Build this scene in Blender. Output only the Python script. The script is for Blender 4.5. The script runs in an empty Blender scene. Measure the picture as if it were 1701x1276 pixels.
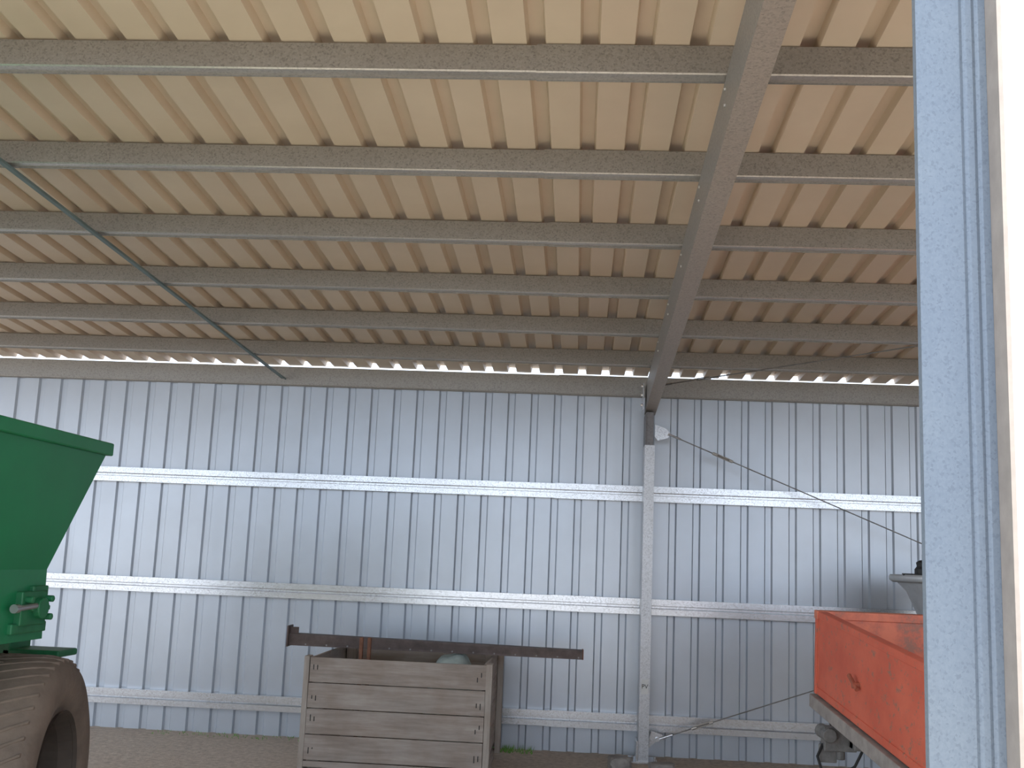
import bpy, math, random, bmesh
from mathutils import Vector, Matrix
random.seed(4)
scene=bpy.context.scene
try:
    scene.view_settings.view_transform='Standard'
except Exception: pass
COL=scene.collection
# ---------------------------------------------------------------- camera
CH=1.46
Zc=Vector((.0418,-.9863,.1599)).normalized()
Xc=Vector((.99734,.03129,-.06564)); Xc=(Xc-Zc*Xc.dot(Zc)).normalized()
Yc=Zc.cross(Xc)
right=Vector((Xc[0],Yc[0],Zc[0])); down=Vector((Xc[1],Yc[1],Zc[1])); fwd=Vector((Xc[2],Yc[2],Zc[2]))
cd=bpy.data.cameras.new("camera"); cam=bpy.data.objects.new("camera",cd); COL.objects.link(cam)
M=Matrix.Identity(4)
for i in range(3):
    M[i][0]=right[i]; M[i][1]=-down[i]; M[i][2]=-fwd[i]
M[0][3]=0;M[1][3]=0;M[2][3]=CH
cam.matrix_world=M
cd.sensor_width=36; cd.lens=1800/1701*36; cd.clip_start=.05; cd.clip_end=200
scene.camera=cam
# ---------------------------------------------------------------- materials
def newmat(n):
    m=bpy.data.materials.new(n); m.use_nodes=True
    nt=m.node_tree; b=nt.nodes['Principled BSDF']
    return m,nt,b
def coords(nt,scale=(1,1,1)):
    tc=nt.nodes.new('ShaderNodeTexCoord'); mp=nt.nodes.new('ShaderNodeMapping')
    mp.inputs['Scale'].default_value=scale
    nt.links.new(tc.outputs['Object'],mp.inputs['Vector']); return mp.outputs['Vector']
def ramp(nt,fac,stops):
    r=nt.nodes.new('ShaderNodeValToRGB'); e=r.color_ramp.elements
    while len(e)<len(stops): e.new(.5)
    for k,(p,c) in enumerate(stops):
        e[k].position=p; e[k].color=(c[0],c[1],c[2],1)
    nt.links.new(fac,r.inputs['Fac']); return r.outputs['Color']
def mix(nt,fac,a,b,mode='MIX'):
    m=nt.nodes.new('ShaderNodeMix'); m.data_type='RGBA'; m.blend_type=mode
    for s,v in ((m.inputs['Factor'],fac),(m.inputs['A'],a),(m.inputs['B'],b)):
        if isinstance(v,bpy.types.NodeSocket): nt.links.new(v,s)
        elif isinstance(v,(int,float)): s.default_value=v
        else: s.default_value=(v[0],v[1],v[2],1)
    return m.outputs['Result']
def noise(nt,vec,scale,detail=3,rough=.5):
    n=nt.nodes.new('ShaderNodeTexNoise'); n.inputs['Scale'].default_value=scale
    n.inputs['Detail'].default_value=detail; n.inputs['Roughness'].default_value=rough
    nt.links.new(vec,n.inputs['Vector']); return n.outputs['Fac']
def mul(c,k): return tuple(x*k for x in c)
def bump(nt,b,h,st,dist=.01):
    bp=nt.nodes.new('ShaderNodeBump'); bp.inputs['Strength'].default_value=st; bp.inputs['Distance'].default_value=dist
    nt.links.new(h,bp.inputs['Height']); nt.links.new(bp.outputs['Normal'],b.inputs['Normal'])
def galv(n,base,sc=70,metal=.6,rough=.42,stain=.35,stainc=None,contrast=.25):
    m,nt,b=newmat(n); v=coords(nt)
    vo=nt.nodes.new('ShaderNodeTexVoronoi'); vo.inputs['Scale'].default_value=sc
    nz=nt.nodes.new('ShaderNodeTexNoise'); nz.inputs['Scale'].default_value=sc*.9
    nt.links.new(v,nz.inputs['Vector'])
    wv=mix(nt,.008,v,nz.outputs['Color'],'ADD')
    nt.links.new(wv,vo.inputs['Vector'])
    sep=nt.nodes.new('ShaderNodeSeparateColor'); nt.links.new(vo.outputs['Color'],sep.inputs['Color'])
    c=ramp(nt,sep.outputs['Red'],[(0,mul(base,1-contrast)),(.25,mul(base,.95)),(1,mul(base,1+contrast*.45))])
    s=ramp(nt,noise(nt,v,2.0,3,.5),[(.35,(0,0,0)),(.8,(1,1,1))])
    sep2=nt.nodes.new('ShaderNodeSeparateColor'); nt.links.new(s,sep2.inputs['Color'])
    mm=nt.nodes.new('ShaderNodeMath'); mm.operation='MULTIPLY'; mm.inputs[1].default_value=stain
    nt.links.new(sep2.outputs['Red'],mm.inputs[0])
    c=mix(nt,mm.outputs[0],c,stainc or mul(base,.6))
    nt.links.new(c,b.inputs['Base Color'])
    b.inputs['Metallic'].default_value=metal; b.inputs['Roughness'].default_value=rough
    return m
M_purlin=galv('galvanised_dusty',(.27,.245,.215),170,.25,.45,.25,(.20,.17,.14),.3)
M_eave=galv('galvanised_eave',(.38,.37,.35),150,.2,.5,.3,(.28,.26,.23),.25)
M_flange_lit=galv('galvanised_flange_lit',(.57,.54,.50),150,.55,.32,.25,(.38,.33,.28),.2)  # brighter copy of the purlin metal, ground reflection painted into bottom flanges
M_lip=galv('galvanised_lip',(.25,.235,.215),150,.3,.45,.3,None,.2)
M_rweb_shade=galv('galvanised_rafter_web_shade',(.30,.28,.255),150,.3,.45,.25,(.22,.195,.17),.28)  # rafter metal in shade, darkness put into the web colour
M_rflange_lit=galv('galvanised_rafter_flange_lit',(.48,.43,.38),150,.4,.45,.3,(.37,.31,.26),.25)  # same rafter metal lit from the ground below, brightness put into the colour
M_girt=galv('galvanised_bright',(.70,.71,.73),150,.8,.27,.35,(.40,.38,.35),.25)
M_col=galv('galvanised_column',(.56,.57,.59),140,.5,.38,.3,(.4,.38,.36),.25)
M_dark=galv('galvanised_dark',(.2,.19,.19),90,.6,.5,.3,None,.2)
def plain(n,c,rough=.6,metal=0,var=.2,sc=8,bs=0):
    m,nt,b=newmat(n); v=coords(nt); f=noise(nt,v,sc,5,.6)
    col=ramp(nt,f,[(.3,mul(c,1-var)),(.7,mul(c,1+var*.6))]); nt.links.new(col,b.inputs['Base Color'])
    b.inputs['Roughness'].default_value=rough; b.inputs['Metallic'].default_value=metal
    if bs: bump(nt,b,noise(nt,v,sc*6,4),bs)
    return m
M_brace=plain('grey_green_strap',(.17,.235,.235),.5,.2,.15)
def postmat():
    m,nt,b=newmat('galvanised_post'); v=coords(nt,(1,1,.9))
    nz=nt.nodes.new('ShaderNodeTexNoise'); nz.inputs['Scale'].default_value=160
    nt.links.new(v,nz.inputs['Vector']); wv=mix(nt,.006,v,nz.outputs['Color'],'ADD')
    vo=nt.nodes.new('ShaderNodeTexVoronoi'); vo.inputs['Scale'].default_value=260
    nt.links.new(wv,vo.inputs['Vector'])
    sep=nt.nodes.new('ShaderNodeSeparateColor'); nt.links.new(vo.outputs['Color'],sep.inputs['Color'])
    c=ramp(nt,sep.outputs['Red'],[(.0,(.165,.194,.232)),(.10,(.172,.203,.243)),(.16,(.188,.222,.264)),(1,(.212,.247,.288))])
    big=ramp(nt,noise(nt,v,4,3,.5),[(.3,(.90,.92,.95)),(.7,(1.05,1.04,1.01))])
    c=mix(nt,1.0,c,big,'MULTIPLY'); nt.links.new(c,b.inputs['Base Color'])
    b.inputs['Metallic'].default_value=.15; b.inputs['Roughness'].default_value=.5
    return m
M_post=postmat()
def sheetmat(n,base,alt,per,metal,rough,axis='X',wavy=0):
    m,nt,b=newmat(n); v=coords(nt)
    sx=nt.nodes.new('ShaderNodeSeparateXYZ'); nt.links.new(v,sx.inputs[0])
    d=nt.nodes.new('ShaderNodeMath'); d.operation='DIVIDE'; d.inputs[1].default_value=per; nt.links.new(sx.outputs[axis],d.inputs[0])
    fl=nt.nodes.new('ShaderNodeMath'); fl.operation='FLOOR'; nt.links.new(d.outputs[0],fl.inputs[0])
    wn=nt.nodes.new('ShaderNodeTexWhiteNoise'); wn.noise_dimensions='1D'; nt.links.new(fl.outputs[0],wn.inputs['W'])
    c=mix(nt,wn.outputs['Value'],base,alt)
    st=ramp(nt,noise(nt,v,1.6,5,.6),[(.3,(.92,.91,.90)),(.7,(1.03,1.03,1.03))])
    c=mix(nt,1.0,c,st,'MULTIPLY'); nt.links.new(c,b.inputs['Base Color'])
    b.inputs['Metallic'].default_value=metal; b.inputs['Roughness'].default_value=rough
    if wavy:
        v2=coords(nt,(5,1,.5)); bump(nt,b,noise(nt,v2,1.2,1,.4),wavy,.02)
    return m
M_roof=sheetmat('roof_sheet_underside',(.70,.585,.445),(.72,.58,.45),.76,.0,.5)
M_wall=sheetmat('wall_sheet_grey',(.53,.575,.635),(.575,.61,.655),.76,.45,.34,'X',.15)
M_cream=plain('cream_sheet',(.93,.96,1.0),.6,0,.0)
M_flash=plain('beige_flashing',(.34,.29,.25),.6,0,.15,20)
def groundmat():
    m,nt,b=newmat('gravel_ground'); v=coords(nt)
    f=noise(nt,v,22,8,.8)
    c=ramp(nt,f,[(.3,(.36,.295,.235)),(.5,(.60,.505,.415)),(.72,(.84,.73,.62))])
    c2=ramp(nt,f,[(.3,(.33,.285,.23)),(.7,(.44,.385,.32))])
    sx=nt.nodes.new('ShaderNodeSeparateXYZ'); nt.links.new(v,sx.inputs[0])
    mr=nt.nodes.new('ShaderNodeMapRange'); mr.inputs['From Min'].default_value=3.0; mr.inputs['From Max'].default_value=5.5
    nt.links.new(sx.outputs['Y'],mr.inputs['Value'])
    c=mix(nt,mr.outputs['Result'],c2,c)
    nt.links.new(c,b.inputs['Base Color']); b.inputs['Roughness'].default_value=.95
    bump(nt,b,f,.7,.02); return m
M_ground=groundmat()
def woodmat(n,a,bc,along='X'):
    m,nt,b=newmat(n)
    s={'X':(1.2,14,14),'Y':(14,1.2,14),'Z':(14,14,1.2)}[along]
    v=coords(nt,s); f=noise(nt,v,2.5,8,.7)
    v2=coords(nt,(1,1,1)); g=noise(nt,v2,5,4)
    c=ramp(nt,f,[(.3,mul(a,.78)),(.5,a),(.7,bc)])
    t=ramp(nt,g,[(.35,(.84,.79,.75)),(.65,(1,1,1))]); c=mix(nt,1.0,c,t,'MULTIPLY')
    nt.links.new(c,b.inputs['Base Color']); b.inputs['Roughness'].default_value=.85
    bump(nt,b,f,.3,.003); return m
M_wood=woodmat('weathered_wood',(.35,.305,.27),(.44,.395,.355),'X')
M_woody=woodmat('weathered_wood_side',(.40,.35,.31),(.50,.44,.40),'Y')
M_woodz=woodmat('weathered_wood_post',(.39,.35,.31),(.47,.43,.39),'Z')
M_rail=plain('weathered_rail',(.36,.325,.30),.8,0,.3,10)
M_green=plain('green_paint',(.008,.165,.06),.4,0,.12,3)
M_green2=plain('dark_green_paint',(.012,.13,.05),.5,0,.3,9)
M_tyre=plain('dusty_tyre_rubber',(.15,.112,.086),.85,0,.3,7,.3)
M_black=plain('black_rubber',(.03,.03,.03),.6,0,.2)
M_hub=plain('dark_hub_steel',(.06,.045,.035),.7,.1,.3)
M_steel=plain('bright_steel',(.45,.45,.45),.35,.9,.1)
M_dsteel=plain('dark_rusty_steel',(.12,.09,.08),.6,.3,.35,14)
M_rust=plain('rusty_steel',(.22,.10,.06),.8,.2,.35,20)
M_rustred=plain('rusty_red_steel',(.40,.13,.08),.7,.1,.35,20)
M_grey=plain('grey_metal',(.55,.57,.59),.4,.2,.15)
M_coup=plain('grimy_grey_metal',(.28,.27,.26),.6,.3,.3,20)
M_tarp=plain('pale_green_tarp',(.45,.52,.48),.7,0,.25,12)
M_stone=plain('grey_stone',(.36,.34,.32),.9,0,.25,12,.4)
M_grass=plain('grass_green',(.16,.36,.06),.7,0,.3)
M_label=plain('white_label',(.82,.82,.8),.5,0,.05)
M_ink=plain('dark_ink',(.03,.03,.03),.7,0,.05)
def redmat():
    m,nt,b=newmat('red_orange_paint'); v=coords(nt,(1,1,1.4))
    f=noise(nt,v,16,12,.8)
    c=ramp(nt,noise(nt,v,3,6,.6),[(.3,(.66,.12,.065)),(.7,(.82,.19,.11))])
    k=ramp(nt,f,[(.565,(0,0,0)),(.60,(1,1,1))])
    sep=nt.nodes.new('ShaderNodeSeparateColor'); nt.links.new(k,sep.inputs['Color'])
    c=mix(nt,sep.outputs['Red'],c,(.38,.20,.14)); nt.links.new(c,b.inputs['Base Color'])
    b.inputs['Roughness'].default_value=.6; return m
M_red=redmat()
def redin():
    m,nt,b=newmat('worn_orange_paint'); v=coords(nt)
    f=noise(nt,v,6,10,.75)
    c=ramp(nt,f,[(.4,(.80,.26,.15)),(.52,(.66,.21,.13)),(.6,(.40,.21,.15))])
    nt.links.new(c,b.inputs['Base Color']); b.inputs['Roughness'].default_value=.6; return m
M_redin=redin()
# ---------------------------------------------------------------- helpers
class MB:
    def __init__(s): s.v=[]; s.f=[]; s.mi=[]
    def add(s,vs,fs,mi=0):
        o=len(s.v); s.v+= [tuple(x) for x in vs]
        for k,f in enumerate(fs): s.f.append([i+o for i in f]); s.mi.append(mi[k] if isinstance(mi,list) else mi)
    def box(s,x0,x1,y0,y1,z0,z1,T=None,mi=0):
        vs=[Vector((x,y,z)) for z in (z0,z1) for y in (y0,y1) for x in (x0,x1)]
        if T: vs=[T@v for v in vs]
        s.add(vs,[(0,2,3,1),(4,5,7,6),(0,1,5,4),(2,6,7,3),(0,4,6,2),(1,3,7,5)],mi)
    def cyl(s,p,q,r,r2=None,n=20,mi=0,cap=True):
        p=Vector(p);q=Vector(q);d=(q-p).normalized(); r2=r if r2 is None else r2
        a=d.orthogonal().normalized(); b=d.cross(a); vs=[]
        for c,rr in ((p,r),(q,r2)):
            for i in range(n):
                t=2*math.pi*i/n; vs.append(c+a*math.cos(t)*rr+b*math.sin(t)*rr)
        fs=[(i,(i+1)%n,n+(i+1)%n,n+i) for i in range(n)]
        if cap: fs+=[tuple(range(n))[::-1],tuple(range(n,2*n))]
        s.add(vs,fs,mi)
    def ext(s,prof,fn,a,b,closed=False,mi=0):
        n=len(prof); vs=[fn(p,a) for p in prof]+[fn(p,b) for p in prof]
        m=n if closed else n-1
        fs=[(i,(i+1)%n,n+(i+1)%n,n+i) for i in range(m)]
        if closed: fs+=[tuple(range(n))[::-1],tuple(range(n,2*n))]
        s.add(vs,fs,mi)
    def lathe(s,prof,c,axis='X',n=48,mi=0):
        c=Vector(c); vs=[]
        for i in range(n):
            t=2*math.pi*i/n
            for (a,r) in prof:
                if axis=='X': v=Vector((a,r*math.cos(t),r*math.sin(t)))
                else: v=Vector((r*math.cos(t),r*math.sin(t),a))
                vs.append(c+v)
        k=len(prof); fs=[]
        for i in range(n):
            j=(i+1)%n
            for q in range(k-1): fs.append((i*k+q,i*k+q+1,j*k+q+1,j*k+q))
        s.add(vs,fs,mi)
    def obj(s,name,mats,parent=None,bevel=0,solid=0,smooth=False,**kw):
        me=bpy.data.meshes.new(name)
        me.from_pydata(s.v,[],s.f)
        if not isinstance(mats,(list,tuple)): mats=[mats]
        for m in mats: me.materials.append(m)
        for p,mi in zip(me.polygons,s.mi): p.material_index=mi; p.use_smooth=smooth
        me.update()
        o=bpy.data.objects.new(name,me); COL.objects.link(o)
        if solid:
            md=o.modifiers.new('s','SOLIDIFY'); md.thickness=solid; md.offset=0
        if bevel:
            md=o.modifiers.new('b','BEVEL'); md.width=bevel; md.segments=2; md.limit_method='ANGLE'
        if parent: o.parent=parent
        for k,v in kw.items(): o[k]=v
        return o
def empty(name,loc,**kw):
    o=bpy.data.objects.new(name,None); COL.objects.link(o); o.location=loc; o.empty_display_size=.1
    for k,v in kw.items(): o[k]=v
    return o
def setp(child,par):
    child.parent=par
    off=Vector((0,0,0)); q=par
    while q is not None: off+=q.location; q=q.parent
    child.location=Vector(child.location)-off
def tube(name,pts,r,mat,parent=None,**kw):
    cu=bpy.data.curves.new(name,'CURVE'); cu.dimensions='3D'; cu.bevel_depth=r; cu.bevel_resolution=3
    sp=cu.splines.new('POLY'); sp.points.add(len(pts)-1)
    for p,c in zip(sp.points,pts): p.co=(*c,1)
    me_o=bpy.data.objects.new(name,cu)
    me=bpy.data.meshes.new_from_object(me_o); bpy.data.objects.remove(me_o)
    o=bpy.data.objects.new(name,me); COL.objects.link(o); me.materials.clear(); me.materials.append(mat)
    if parent: setp(o,parent)
    for k,v in kw.items(): o[k]=v
    return o
# ---------------------------------------------------------------- shell
YW=8.81; XL,XR=-7.5,6.6; YF=1.80
def zpb(y): return 2.874+.0542*(8.8-y)      # purlin underside plane
def zs(y): return zpb(y)+.103               # roof sheet underside
def ribprof(a0,a1,ph,sp,h,wb,wt):
    out=[(a0,0)]; k=math.ceil((a0-ph)/sp)
    while ph+k*sp+wb<a1:
        c=ph+k*sp
        if c-wb/2>a0:
            out+=[(c-wb/2,0),(c-wt/2,h),(c+wt/2,h),(c+wb/2,0)]
        k+=1
    out.append((a1,0)); return out
rp=ribprof(XL,XR,-.013,.19,.038,.070,.052)
b=MB(); b.ext(rp,lambda p,y:(p[0],y,zs(y)+p[1]),1.78,8.757); b.obj('ceiling',M_roof,kind='structure')
wp=ribprof(XL,XR,-.013,.19,.022,.066,.042)
b=MB(); b.ext(wp,lambda p,z:(p[0],YW+p[1],z),-.02,zs(YW)-.05); b.obj('wall_back',M_wall,kind='structure')
sp2=ribprof(1.85,YW,.05,.19,.03,.06,.034)
b=MB(); b.ext(sp2,lambda p,z:(XR+p[1],p[0],z),-.02,zs(5)); b.obj('sun_block_wall_right',M_wall,kind='structure')  # unseen end wall, added to stop sun coming in from the right
fp=ribprof(.701,1.45,.90,.19,.025,.06,.034)
b=MB(); b.ext(fp,lambda p,z:(p[0],YF-p[1],z),-.02,zs(YF)-.02); b.obj('wall_front',M_cream,kind='structure')
b=MB(); b.ext([(.702,YF-.002),(.695,YF-.002),(.695,1.852)],lambda p,z:(p[0],p[1],z),0,zs(YF)-.02)
b.obj('trim_1',M_flash,solid=.0015,kind='structure')
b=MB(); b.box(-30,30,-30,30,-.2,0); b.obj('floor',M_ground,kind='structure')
# ---------------------------------------------------------------- purlins
def csec2(y0,z0,h,fl,o=0):
    return [(y0+fl,z0-.007-o),(y0+fl,z0-o),(y0+.004-o,z0-o),(y0-o,z0+.004-o),(y0-o,z0+h+o),(y0+fl+o,z0+h+o),(y0+fl,z0+h-.014)]
ky=[1.88,2.71]+[3.575+.868*i for i in range(6)]
LAP=((XL+.02,-.2,0),(-.2,XR-.02,.003))
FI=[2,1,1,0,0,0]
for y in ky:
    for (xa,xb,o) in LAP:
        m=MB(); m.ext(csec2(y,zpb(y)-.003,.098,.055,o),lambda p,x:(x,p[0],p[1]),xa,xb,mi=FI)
        m.obj('purlin',[M_purlin,M_flange_lit,M_lip],solid=.0018,label='galvanised steel roof purlin under the beige roof sheets',category='purlin',group='roof purlins')
for (xa,xb,o) in LAP:
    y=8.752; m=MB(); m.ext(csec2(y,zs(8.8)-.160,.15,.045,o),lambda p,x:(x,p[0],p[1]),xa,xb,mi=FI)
    m.obj('eave_beam',[M_eave,M_flange_lit,M_lip],solid=.0018,label='galvanised steel eave beam above the grey back wall',category='beam',group='eave beams')
for zt in (2.08,1.196,.313):
    for (xa,xb,o) in LAP:
        z0=zt-.115; y0=8.735-o
        pr=[(YW-.0012,z0-o),(y0,z0-o),(y0,z0+.042),(y0+.04,z0+.048),(y0+.04,z0+.064),(y0,z0+.070),(y0,zt+o),(YW-.0012,zt+o)]
        m=MB(); m.ext(pr,lambda p,x:(x,p[0],p[1]),xa,xb)
        m.obj('girt',M_girt,solid=.0018,label='galvanised steel girt running along the grey back wall',category='girt',group='wall girts')
# rafter
def rx(y): return .50-.0074*(8.8-y)
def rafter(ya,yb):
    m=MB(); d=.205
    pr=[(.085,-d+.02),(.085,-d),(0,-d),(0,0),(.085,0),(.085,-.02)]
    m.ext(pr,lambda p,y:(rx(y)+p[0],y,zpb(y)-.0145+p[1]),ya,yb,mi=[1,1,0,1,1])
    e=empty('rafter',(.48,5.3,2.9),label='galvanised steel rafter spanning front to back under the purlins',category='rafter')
    setp(m.obj('rafter_channel',[M_rweb_shade,M_rflange_lit],solid=.0025),e)
    for y in ky[1:]:
        for dz in (-.05,-.11):
            mb=MB(); mb.cyl((rx(y)-.006,y+.02,zpb(y)+dz),(rx(y),y+.02,zpb(y)+dz),.007,n=6)
            setp(mb.obj('bolt',M_flange_lit),e)
rafter(1.95,8.72)
# back column
colE=empty('steel_column',(.54,8.6,0),label='galvanised steel column standing against the grey back wall',category='column')
m=MB(); x0=.497
m.ext([(x0+.02,8.728),(x0,8.728),(x0,8.5),(x0+.075,8.5),(x0+.075,8.728),(x0+.055,8.728)],lambda p,z:(p[0],p[1],z),0.012,2.39)
setp(m.obj('shaft',M_col,solid=.003),colE)
m=MB(); m.box(.505,.562,8.52,8.72,2.36,zpb(8.6)-.23); m.box(.497,.505,8.5,8.72,2.36,2.64)
setp(m.obj('head_bracket',M_dark,bevel=.002,label='dark steel head bracket'),colE)
m=MB(); m.box(.468,.474,8.42,8.62,2.66,2.87)
for z in (2.7,2.78,2.85): m.cyl((.455,8.47,z),(.47,8.47,z),.011,n=6)
setp(m.obj('cleat',M_girt,label='bright galvanised bolted cleat'),colE)
m=MB(); m.box(.43,.64,8.45,8.72,0,.012); m.box(.478,.494,8.47,8.7,.0,.16)
for x in (.45,.62): m.cyl((x,8.48,.01),(x,8.48,.05),.01,n=6)
setp(m.obj('base_plate',M_girt,bevel=.002),colE)
m=MB(); m.box(.508,.562,8.4945,8.4965,.5,.61)
setp(m.obj('paper_label',M_label,label='small white printed sticker'),colE)
def text(s,size,loc,rot,mat,par,name='lettering'):
    cu=bpy.data.curves.new(name,'FONT'); cu.body=s; cu.size=size; cu.extrude=.0006; cu.align_x='CENTER'; cu.align_y='CENTER'
    t=bpy.data.objects.new(name,cu); me=bpy.data.meshes.new_from_object(t); bpy.data.objects.remove(t)
    me.materials.clear(); me.materials.append(mat)
    o=bpy.data.objects.new(name,me); COL.objects.link(o); o.location=loc; o.rotation_euler=rot
    if par: setp(o,par)
    return o
text('PV',.045,(.535,8.493,.555),(math.pi/2,0,0),M_ink,colE)
# front post
m=MB()
m.ext([(.573,1.87),(.573,1.8515),(.578,1.849),(.590,1.85),(.648,1.85),(.654,1.8535),(.660,1.85),(.670,1.85),(.676,1.8535),(.682,1.85),(.694,1.85),(.694,1.875)],lambda p,z:(p[0],p[1],z),0,zpb(1.9)-.005)
m.obj('steel_post',M_post,label='blue-grey spangled galvanised post at the shed opening',category='post')
# strap
m=MB(); pr=[(0,0),(.038,0),(.038,-.012)]
m.ext(pr,lambda p,y:(-2.50-.0256*(8.8-y)+p[0],y,zpb(y)-.0125+p[1]),1.9,8.74)
m.obj('bridging_strap',M_brace,solid=.003,label='thin blue-grey steel strap running under the roof purlins',category='strap')
# bracing rods
def rod(A,B,tb,lab,bracket=True):
    A=Vector(A);B=Vector(B); d=(B-A).normalized()
    e=empty('bracing_cable',A,label=lab,category='cable')
    tube('cable',[A,B],.0045,M_coup,e)
    m=MB(); p=A+d*tb
    for o in (Vector((0,0,.009)),Vector((0,0,-.009))): m.cyl(p+o-d*.01,p+d*.12+o,.004,n=8)
    m.cyl(p-d*.03,p+d*.01,.012,n=10); m.cyl(p+d*.11,p+d*.14,.012,n=10)
    setp(m.obj('turnbuckle',M_flange_lit,label='galvanised turnbuckle'),e)
    m=MB(); m.cyl(A,A+d*.12,.009,n=10); setp(m.obj('eye_bolt',M_girt),e)
    if bracket:
        m=MB(); s=1 if d.z<0 else -1
        vs=[(.575,-.03),(.575,.07*s),(.66,.02*s+.02),(.70,0),(.68,-.035*s),(.60,-.06*s)]
        pr=[(x,A.z+z) for x,z in vs]
        m.ext(pr,lambda q,y:(q[0],y,q[1]),A.y+.01,A.y+.018,closed=True)
        m.cyl((A.x,A.y-.012,A.z),(A.x,A.y+.03,A.z),.016,n=12)
        setp(m.obj('anchor_bracket',M_girt,label='galvanised anchor plate with pin'),e)
rod((.665,8.55,2.493),(5.9,8.55,.40),.42,'thin steel bracing cable with turnbuckle fixed to the column top')
rod((.645,8.60,.16),(5.9,8.60,2.03),.30,'thin steel bracing cable rising from the column base')
rod((.60,8.5,2.865),(4.6,4.80,3.06),.35,'thin steel bracing cable under the roof purlins',False)
# ---------------------------------------------------------------- wooden crate
cr=empty('wooden_crate',(-1.147,7.76,0),label='weathered timber fruit bin crate standing by the back wall',category='crate')
D,H=1.12,.78
x0,x1,y0,y1=-1.727,-.567,7.2,7.2+D
def panel(front,y,sgn):
    m=MB(); n=4; z0=.13; h=(H-z0)/n
    for i in range(n):
        za=z0+i*h+.003; zb=z0+(i+1)*h-.003
        j=random.uniform(-.004,.004)
        if front: m.box(x0+.002+j,x1-.002+j,y-.009,y+.009,za,zb)
        else: m.box(y-.009,y+.009,y0+.012+j,y1-.012+j,za,zb)
        if front and sgn<0:
            for xx in (x0+.03,x0+.055,x1-.03,x1-.055):
                m.cyl((xx,y-.011,(za+zb)/2+random.uniform(-.05,.05)),(xx,y-.008,(za+zb)/2),.0035,n=6,mi=1)
    if front: m.box(x0,x1,y-.009,y+.009,.09,z0-.004)
    return m
setp(panel(True,y0,-1).obj('side_panel',[M_wood,M_ink],bevel=.003),cr)
setp(panel(True,y1,1).obj('side_panel',[M_wood,M_ink],bevel=.003),cr)
setp(panel(False,x0+.011,-1).obj('side_panel',[M_woody,M_ink],bevel=.003),cr)
setp(panel(False,x1-.011,1).obj('side_panel',[M_woody,M_ink],bevel=.003),cr)
for (px,py) in ((x0+.06,y0+.05),(x1-.06,y0+.05),(x0+.06,y1-.05),(x1-.06,y1-.05)):
    m=MB(); m.box(px-.035,px+.035,py-.035,py+.035,.08,H-.01); setp(m.obj('corner_post',M_woodz,bevel=.004),cr)
for (xa,xb) in ((x1,x1+.04),(x0-.035,x0)):
    for (ya,yb) in ((y0-.012,y0+.085),(y1-.085,y1+.01)):
        m=MB(); m.box(xa,xb,ya,yb,.06,H+.004); setp(m.obj('corner_batten',M_woodz,bevel=.003),cr)
m=MB()
for i in range(7): m.box(x0+.02,x1-.02,y0+.02+i*.155,y0+.165+i*.155,.08,.10)
setp(m.obj('base_board',M_wood,bevel=.002),cr)
for xx in (x0+.05,(x0+x1)/2,x1-.05):
    m=MB(); m.box(xx-.045,xx+.045,y0,y1,0,.08); setp(m.obj('skid',M_woody,bevel=.004),cr)
text('W4',.12,(x1+.0012,y0+.32,.60),(math.pi/2,0,math.pi/2),M_ink,cr)
# ---------------------------------------------------------------- steel channel on crate
be=empty('steel_beam',(-1.0,7.75,.79),label='dark rusty steel channel lying across the timber crate',category='beam')
A=Vector((-2.02,7.75,.80)); B=Vector((.055,7.85,.788)); ax=(B-A); L=ax.length; ax.normalize()
R=Matrix.Translation(A)@ax.to_track_quat('X','Z').to_matrix().to_4x4()
m=MB(); h=.078
pr=[(.09,h),(0,h),(0,h-.012),(.002,.012),(0,0),(.09,0)]
m.ext(pr,lambda p,x:R@Vector((x,p[0],p[1]*(1-.25*x/L))),0,L)
for i in range(14):
    x=.12+i*L/14; m.cyl(R@Vector((x,-.004,.010)),R@Vector((x,.004,.010)),.004,n=6,mi=1)
setp(m.obj('channel',[M_dsteel,M_coup],solid=.006),be)
m=MB(); m.box(-.012,0,-.04,.12,-.01,.135,T=R); m.box(0,.06,.02,.03,.07,.125,T=R)
setp(m.obj('end_plate',M_dsteel,bevel=.002),be)
m=MB(); m.box(L,L+.006,-.01,.095,-.003,.066,T=R); setp(m.obj('end_cap',M_rust,bevel=.001),be)
m=MB()
for x in (-1.44,-1.385): m.box(x-.012,x+.012,7.42,7.45,.10,.90)
m.box(-1.452,-1.373,7.415,7.455,.70,.76)
m.obj('forked_bracket',M_rust,bevel=.004,label='rusty two-pronged steel bracket standing in the crate',category='bracket')
m=MB(); N=18; vs=[];fs=[]
for i in range(N+1):
    for j in range(N+1):
        u=i/N*2-1; w=j/N*2-1; r=min(1,math.hypot(u,w))
        z=.10+.69*(1-r**3)**.6*1.0 if r<1 else .10
        z+=.03*math.sin(7*u+3*w)*(1-r)+.02*math.sin(13*w)*(1-r)
        vs.append((-.86+u*.22,7.93+w*.28,min(z,.778+.01*math.sin(9*u))))
for i in range(N):
    for j in range(N):
        a=i*(N+1)+j; fs.append((a,a+1,a+N+2,a+N+1))
m.add(vs,fs); m.obj('crumpled_tarp',M_tarp,smooth=True,label='pale green crumpled tarp heaped inside the crate',category='tarp')
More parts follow.
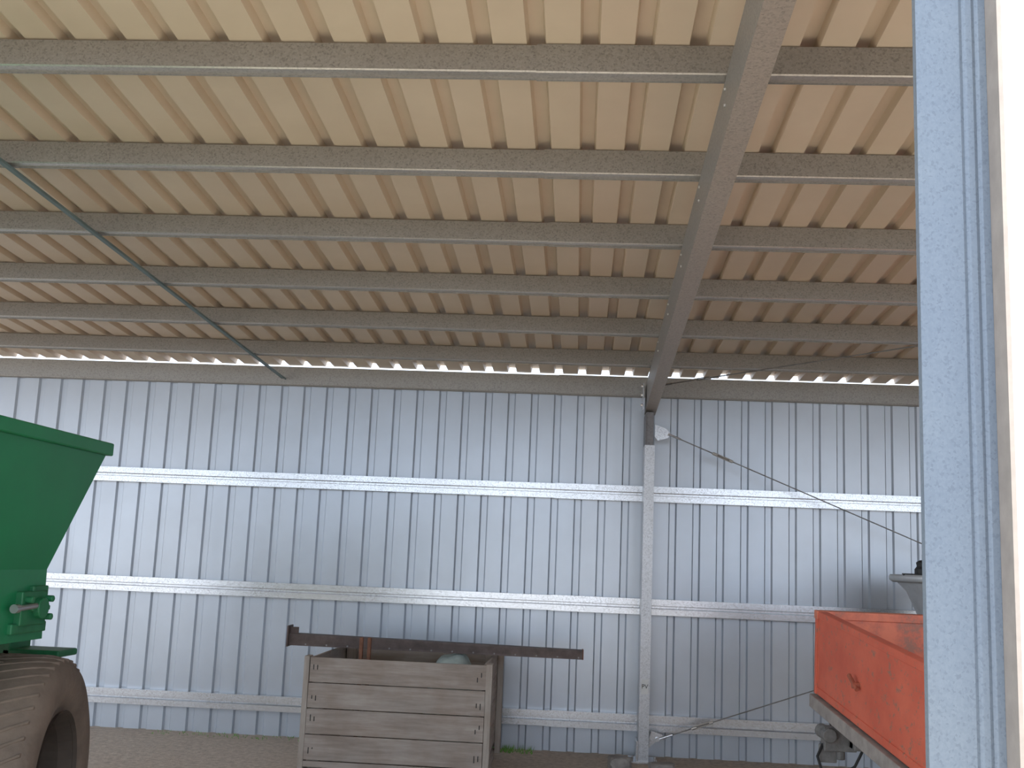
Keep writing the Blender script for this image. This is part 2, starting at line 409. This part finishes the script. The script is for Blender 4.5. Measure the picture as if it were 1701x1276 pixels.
# ---------------------------------------------------------------- green hopper trailer
ge=empty('green_hopper_trailer',(-3.1,3.6,0),label='green farm hopper trailer with wide dusty tyres',category='farm trailer')
top=(-4.3,-2.06,1.6,4.58,1.887); low=(-4.17,-2.14,1.9,4.32,1.344); bot=(-4.17,-2.14,1.9,4.34,1.07)
def rect(t): return [(t[0],t[2],t[4]),(t[1],t[2],t[4]),(t[1],t[3],t[4]),(t[0],t[3],t[4])]
m=MB(); vs=rect(bot)+rect(low)+rect((top[0],top[1],top[2],top[3],top[4]-.05))
fs=[(3,2,1,0)]
for k in (0,4):
    for i in range(4): fs.append((k+i,k+(i+1)%4,k+4+(i+1)%4,k+4+i))
m.add(vs,fs); setp(m.obj('hopper_body',M_green,solid=.006),ge)
m=MB(); a,b_,c,d,z=top
m.box(b_-.01,b_+.025,c-.03,d+.025,z-.055,z); m.box(a-.03,a+.01,c-.03,d+.025,z-.055,z)
m.box(a,b_,d-.01,d+.025,z-.055,z); m.box(a,b_,c-.03,c+.01,z-.055,z)
setp(m.obj('top_rim',M_green,bevel=.006),ge)
m=MB(); m.box(-3.9,-3.75,1.9,5.0,.86,1.06); m.box(-2.66,-2.48,1.9,4.9,1.03,1.07); m.box(-2.50,-2.24,4.72,4.90,.955,.985); m.box(-3.9,-2.5,4.75,4.85,1.0,1.06); m.box(-2.52,-2.46,4.72,4.90,.955,1.05); m.box(-3.8,-2.60,4.32,4.48,.42,.58)
m.box(-3.3,-3.15,4.3,4.5,.55,1.07)
setp(m.obj('chassis',M_green2,bevel=.008),ge)
def wheel(xo,yc,R,w,sgn,par,rot):
    c=Vector((xo-sgn*w/2,yc,R)); we=empty('wheel',c)
    prof=[(-.01,.54),(-.02,.57),(-.005,.60),(.012,.66),(.022,.74),(.02,.83),(.008,.90),(-.015,.945),(-.045,.97)]
    h=w/2
    full=[(h+x-.035,r*R) for (x,r) in prof]+[(h*.45,.985*R)]
    inner=[(-p[0],p[1]) for p in reversed(full)]
    setp(we,par)
    m=MB(); m.lathe(full+inner,(0,0,0),'X',96)
    o=m.obj('tyre',M_tyre,smooth=True); o.parent=we
    n=48; m=MB()
    for i in range(n):
        for side in (1,-1):
            t=2*math.pi*(i+(.5 if side<0 else 0))/n
            sec=[(side*(h-.045),0,.90,.962),(side*h*.55,.08,.955,.992),(-side*.02,.20,.96,.995)]
            vs=[]
            for (x,dt,ra,rb) in sec:
                for r,e in ((ra,-.020),(ra,.020),(rb,.013),(rb,-.013)):
                    an=t+dt+e; vs.append((x,r*R*math.cos(an),r*R*math.sin(an)))
            fs=[(0,1,2,3),(8,11,10,9)]
            for k in (0,4):
                for q in range(4): fs.append((k+q,k+4+q,k+4+(q+1)%4,k+(q+1)%4))
            m.add(vs,fs)
    o=m.obj('tyre_tread',M_tyre,bevel=.003); o.parent=we; o['kind']='stuff'
    s=sgn
    m=MB(); pr=[(s*(h-.03),.56*R),(s*(h-.05),.54*R),(s*(h-.10),.50*R),(s*(h-.28),.48*R),(s*(h-.30),.18*R),(s*(h-.22),.16*R),(s*(h-.21),0)]
    m.lathe(pr,(0,0,0),'X',40)
    for k in range(8):
        an=k*math.pi/4; p=(s*(h-.30),.28*R*math.cos(an),.28*R*math.sin(an)); m.cyl(p,(p[0]+s*.03,p[1],p[2]),.014,n=6)
    o=m.obj('wheel_rim',M_hub); o.parent=we
    we.rotation_euler=(0,0,rot)
wheel(-2.03,4.40,.50,.52,1,ge,.17); wheel(-4.33,4.40,.50,.52,-1,ge,.17)
m=MB()
m.box(-2.145,-2.11,4.10,4.30,1.13,1.26); m.box(-2.145,-2.12,4.06,4.33,1.10,1.14); m.box(-2.145,-2.12,4.2,4.32,1.25,1.28)
m.cyl((-2.12,4.23,1.195),(-2.085,4.23,1.195),.042,n=16); m.cyl((-2.12,4.29,1.23),(-2.08,4.29,1.23),.014,n=8); m.cyl((-2.12,4.29,1.16),(-2.08,4.29,1.16),.014,n=8)
m.cyl((-2.12,4.13,1.23),(-2.08,4.13,1.23),.014,n=8); m.box(-2.12,-2.095,4.16,4.30,1.185,1.205)
setp(m.obj('drive_motor',M_green2,bevel=.006),ge)
m=MB(); m.cyl((-2.10,4.04,1.20),(-2.10,4.20,1.205),.011,n=12); m.cyl((-2.10,4.02,1.20),(-2.10,4.05,1.20),.017,n=12)
setp(m.obj('shaft',M_steel,label='bright steel shaft'),ge)
m=MB(); m.box(-3.2,-3.05,.9,2.0,.6,.75); m.cyl((-3.12,1.1,0),(-3.12,1.1,.7),.04,n=12); m.box(-3.2,-3.05,1.85,2.0,.6,1.07)
setp(m.obj('drawbar',M_green,bevel=.004),ge)
# ---------------------------------------------------------------- red trailer
te=empty('red_tipping_trailer',(2.1,5.2,0),label='old orange-red tipping trailer with chipped paint',category='trailer')
P0=Vector((1.35,6.3,1.247))
T=Matrix.Translation(P0)@Matrix.Rotation(.035,4,'Z')@Matrix.Rotation(.078,4,'X')
L=2.7;Wd=1.55;h=.45
m=MB()
m.box(0,.035,-L,0,-h,0,T=T)
m.box(-.006,.045,-L,0,-.035,.004,T=T); m.box(-.006,.04,-L,0,-h,-h+.04,T=T)
for y in (-.02,-2.66): m.box(-.012,.0,y-.02,y+.02,-h-.0,.0,T=T)
setp(m.obj('side_panel',M_red,bevel=.004),te)
m=MB(); m.box(Wd-.035,Wd,-L,0,-h,0,T=T); m.box(Wd-.045,Wd+.008,-L,0,-.045,.004,T=T); setp(m.obj('side_panel',M_redin,bevel=.004),te)
m=MB(); m.box(-.01,Wd+.01,-.04,.0,-h,0,T=T); m.box(-.015,Wd+.015,-.05,.01,-.04,.006,T=T); setp(m.obj('end_panel',M_redin,bevel=.004),te)
m=MB(); m.box(-.01,Wd+.01,-L,-L+.04,-h,0,T=T); setp(m.obj('end_panel',M_red,bevel=.004),te)
m=MB(); m.box(.035,Wd-.035,-L+.04,-.04,-h+.0,-h+.03,T=T); setp(m.obj('tray_floor',M_redin),te)
m=MB(); m.box(-.03,.03,-L-.05,.03,-h-.08,-h-.01,T=T); m.box(Wd-.03,Wd+.03,-L-.05,.03,-h-.08,-h-.01,T=T)
for y in (-.1,-1.0,-1.9,-2.6): m.box(.02,Wd-.02,y-.04,y+.04,-h-.07,-h,T=T)
setp(m.obj('bearer_rail',M_rail,bevel=.004),te)
m=MB(); m.box(.45,.53,-L,.25,-h-.17,-h-.07,T=T); m.box(Wd-.53,Wd-.45,-L,.25,-h-.17,-h-.07,T=T)
m.cyl((1.5,4.95,.36),(2.9,5.0,.36),.03,n=12); m.box(1.88,1.96,4.9,5.0,.36,.62); m.box(2.45,2.53,4.9,5.0,.36,.62)
setp(m.obj('chassis',M_rust,bevel=.004),te)
m=MB(); y=-.80
m.cyl(T@Vector((-.02,y-.05,-.27)),T@Vector((-.03,y+.05,-.22)),.011,n=10); m.cyl(T@Vector((0,y-.02,-.255)),T@Vector((-.035,y-.02,-.255)),.015,n=10)
setp(m.obj('latch',M_rustred,label='rusty latch handle'),te)
def swheel(x,yc,R,w,par):
    we=empty('wheel',(x,yc,R)); setp(we,par)
    m=MB(); pr=[(x-w/2+.02,.55*R),(x-w/2,.7*R),(x-w/2,.88*R),(x-w/2+.03,.98*R),(x,R),(x+w/2-.03,.98*R),(x+w/2,.88*R),(x+w/2,.7*R),(x+w/2-.02,.55*R)]
    m.lathe(pr,(0,yc,R),'X',40); setp(m.obj('tyre',M_tyre,smooth=True),we)
    m=MB(); m.lathe([(x-w/2+.02,.56*R),(x-w/2+.05,.5*R),(x-w/2+.06,.2*R),(x-w/2+.02,.15*R),(x-w/2+.02,0)],(0,yc,R),'X',30); m.lathe([(x+w/2-.02,.56*R),(x+w/2-.05,.2*R),(x+w/2-.05,0)],(0,yc,R),'X',30)
    setp(m.obj('wheel_rim',M_rust),we)
swheel(1.52,4.95,.36,.22,te); swheel(2.8,5.0,.36,.22,te)
m=MB(); m.box(1.55,1.62,6.3,6.6,.50,.56); m.box(1.42,1.60,6.45,6.55,.47,.60); m.cyl((1.44,6.40,.56),(1.44,6.62,.56),.04,n=14); m.cyl((1.52,6.5,.42),(1.52,6.5,.66),.025,n=12); m.box(1.40,1.5,6.5,6.52,.40,.50)
m.box(1.55,1.95,6.34,6.42,.50,.56)
setp(m.obj('hitch_coupling',M_coup,bevel=.005,label='grimy grey steel coupling with hoses'),te)
tube('hose',[(1.45,6.42,.62),(1.42,6.38,.68),(1.46,6.36,.72),(1.56,6.36,.70),(1.62,6.38,.62),(1.60,6.4,.54)],.008,M_black,te)
tube('hose',[(1.42,6.5,.50),(1.38,6.45,.44),(1.40,6.42,.36),(1.48,6.42,.33),(1.58,6.42,.40),(1.64,6.42,.52)],.008,M_black,te)
# ---------------------------------------------------------------- cone spreader
ce=empty('cone_spreader',(2.62,7.75,0),label='grey conical fertiliser spreader standing by the back wall',category='spreader')
m=MB(); m.lathe([(1.42,.43),(1.435,.45),(1.455,.455),(1.47,.445),(1.465,.42),(1.42,.40),(1.36,.34),(.85,.12),(.75,.11)],(2.62,7.75,0),'Z',48); setp(m.obj('hopper_cone',M_grey,solid=.004,smooth=True),ce)
m=MB(); m.lathe([(.75,.001),(.75,.13),(.70,.16),(.60,.16),(.55,.1),(.55,0)],(2.62,7.75,0),'Z',32); setp(m.obj('gearbox',M_dsteel),ce)
for an in (.6,2.5,3.8,5.6):
    c=Vector((2.62,7.75,0)); dv=Vector((math.cos(an),math.sin(an),0))
    m=MB(); m.cyl(c+dv*.42,c+dv*.30+Vector((0,0,1.2)),.02,n=10); m.cyl(c+dv*.39+Vector((0,0,.3)),c+Vector((0,0,.6)),.015,n=8)
    setp(m.obj('stand_leg',M_grey),ce)
m=MB(); m.box(2.2,2.9,7.58,7.62,1.465,1.48); m.lathe([(1.475,.06),(1.51,.06),(1.53,.045),(1.555,.05),(1.57,.03),(1.575,0)],(2.34,7.6,0),'Z',20); m.cyl((2.34,7.6,1.57),(2.34,7.6,1.61),.012,n=8)
setp(m.obj('filler_cap',M_black,label='black filler cap'),ce)
# ---------------------------------------------------------------- small ground things
def stone(x,y,sx,sy,sz,lab):
    bm=bmesh.new(); bmesh.ops.create_icosphere(bm,subdivisions=3,radius=1)
    for v in bm.verts:
        n=Vector(v.co); k=1+.12*math.sin(5*n.x+x*9)+.1*math.cos(6*n.y+y*3); v.co=Vector((max(-.8,min(.8,n.x))*sx*k,max(-.8,min(.8,n.y))*sy*k,max(-.6,min(.6,n.z))*sz))
    me=bpy.data.meshes.new('stone'); bm.to_mesh(me); bm.free(); me.materials.append(M_stone)
    o=bpy.data.objects.new('stone',me); COL.objects.link(o); o.location=(x,y,.6*sz-.003); o['label']=lab; o['category']='stone'; o['group']='stones by the column base'
stone(.34,8.25,.10,.09,.07,'flat grey stone lying beside the steel column')
stone(.66,8.22,.11,.08,.05,'flat grey stone lying at the foot of the column')
m=MB()
for i in range(240):
    x=random.choice([random.uniform(-.62,-.3),random.uniform(-.62,-.45),random.uniform(-3.3,-1.8)]); y=random.uniform(8.60,8.78); hh=random.uniform(.015,.05 if x>-1 else .025); a=random.uniform(-.02,.02)
    m.add([(x-.003,y,0),(x+.003,y,0),(x+a,y+random.uniform(-.01,.01),hh)],[(0,1,2)])
m.obj('grass_tuft',M_grass,kind='stuff',label='thin green grass growing at the foot of the back wall',category='grass')
# ---------------------------------------------------------------- light
w=bpy.data.worlds.new('world'); scene.world=w; w.use_nodes=True
bg=w.node_tree.nodes['Background']; bg.inputs['Color'].default_value=(.73,.84,1,1); bg.inputs['Strength'].default_value=2.85
sd=bpy.data.lights.new('sun','SUN'); sd.energy=12.5; sd.angle=.01; sd.color=(1,.97,.92)
so=bpy.data.objects.new('sun',sd); COL.objects.link(so)
so.rotation_euler=Vector((1,-.38,.72)).to_track_quat('Z','Y').to_euler()
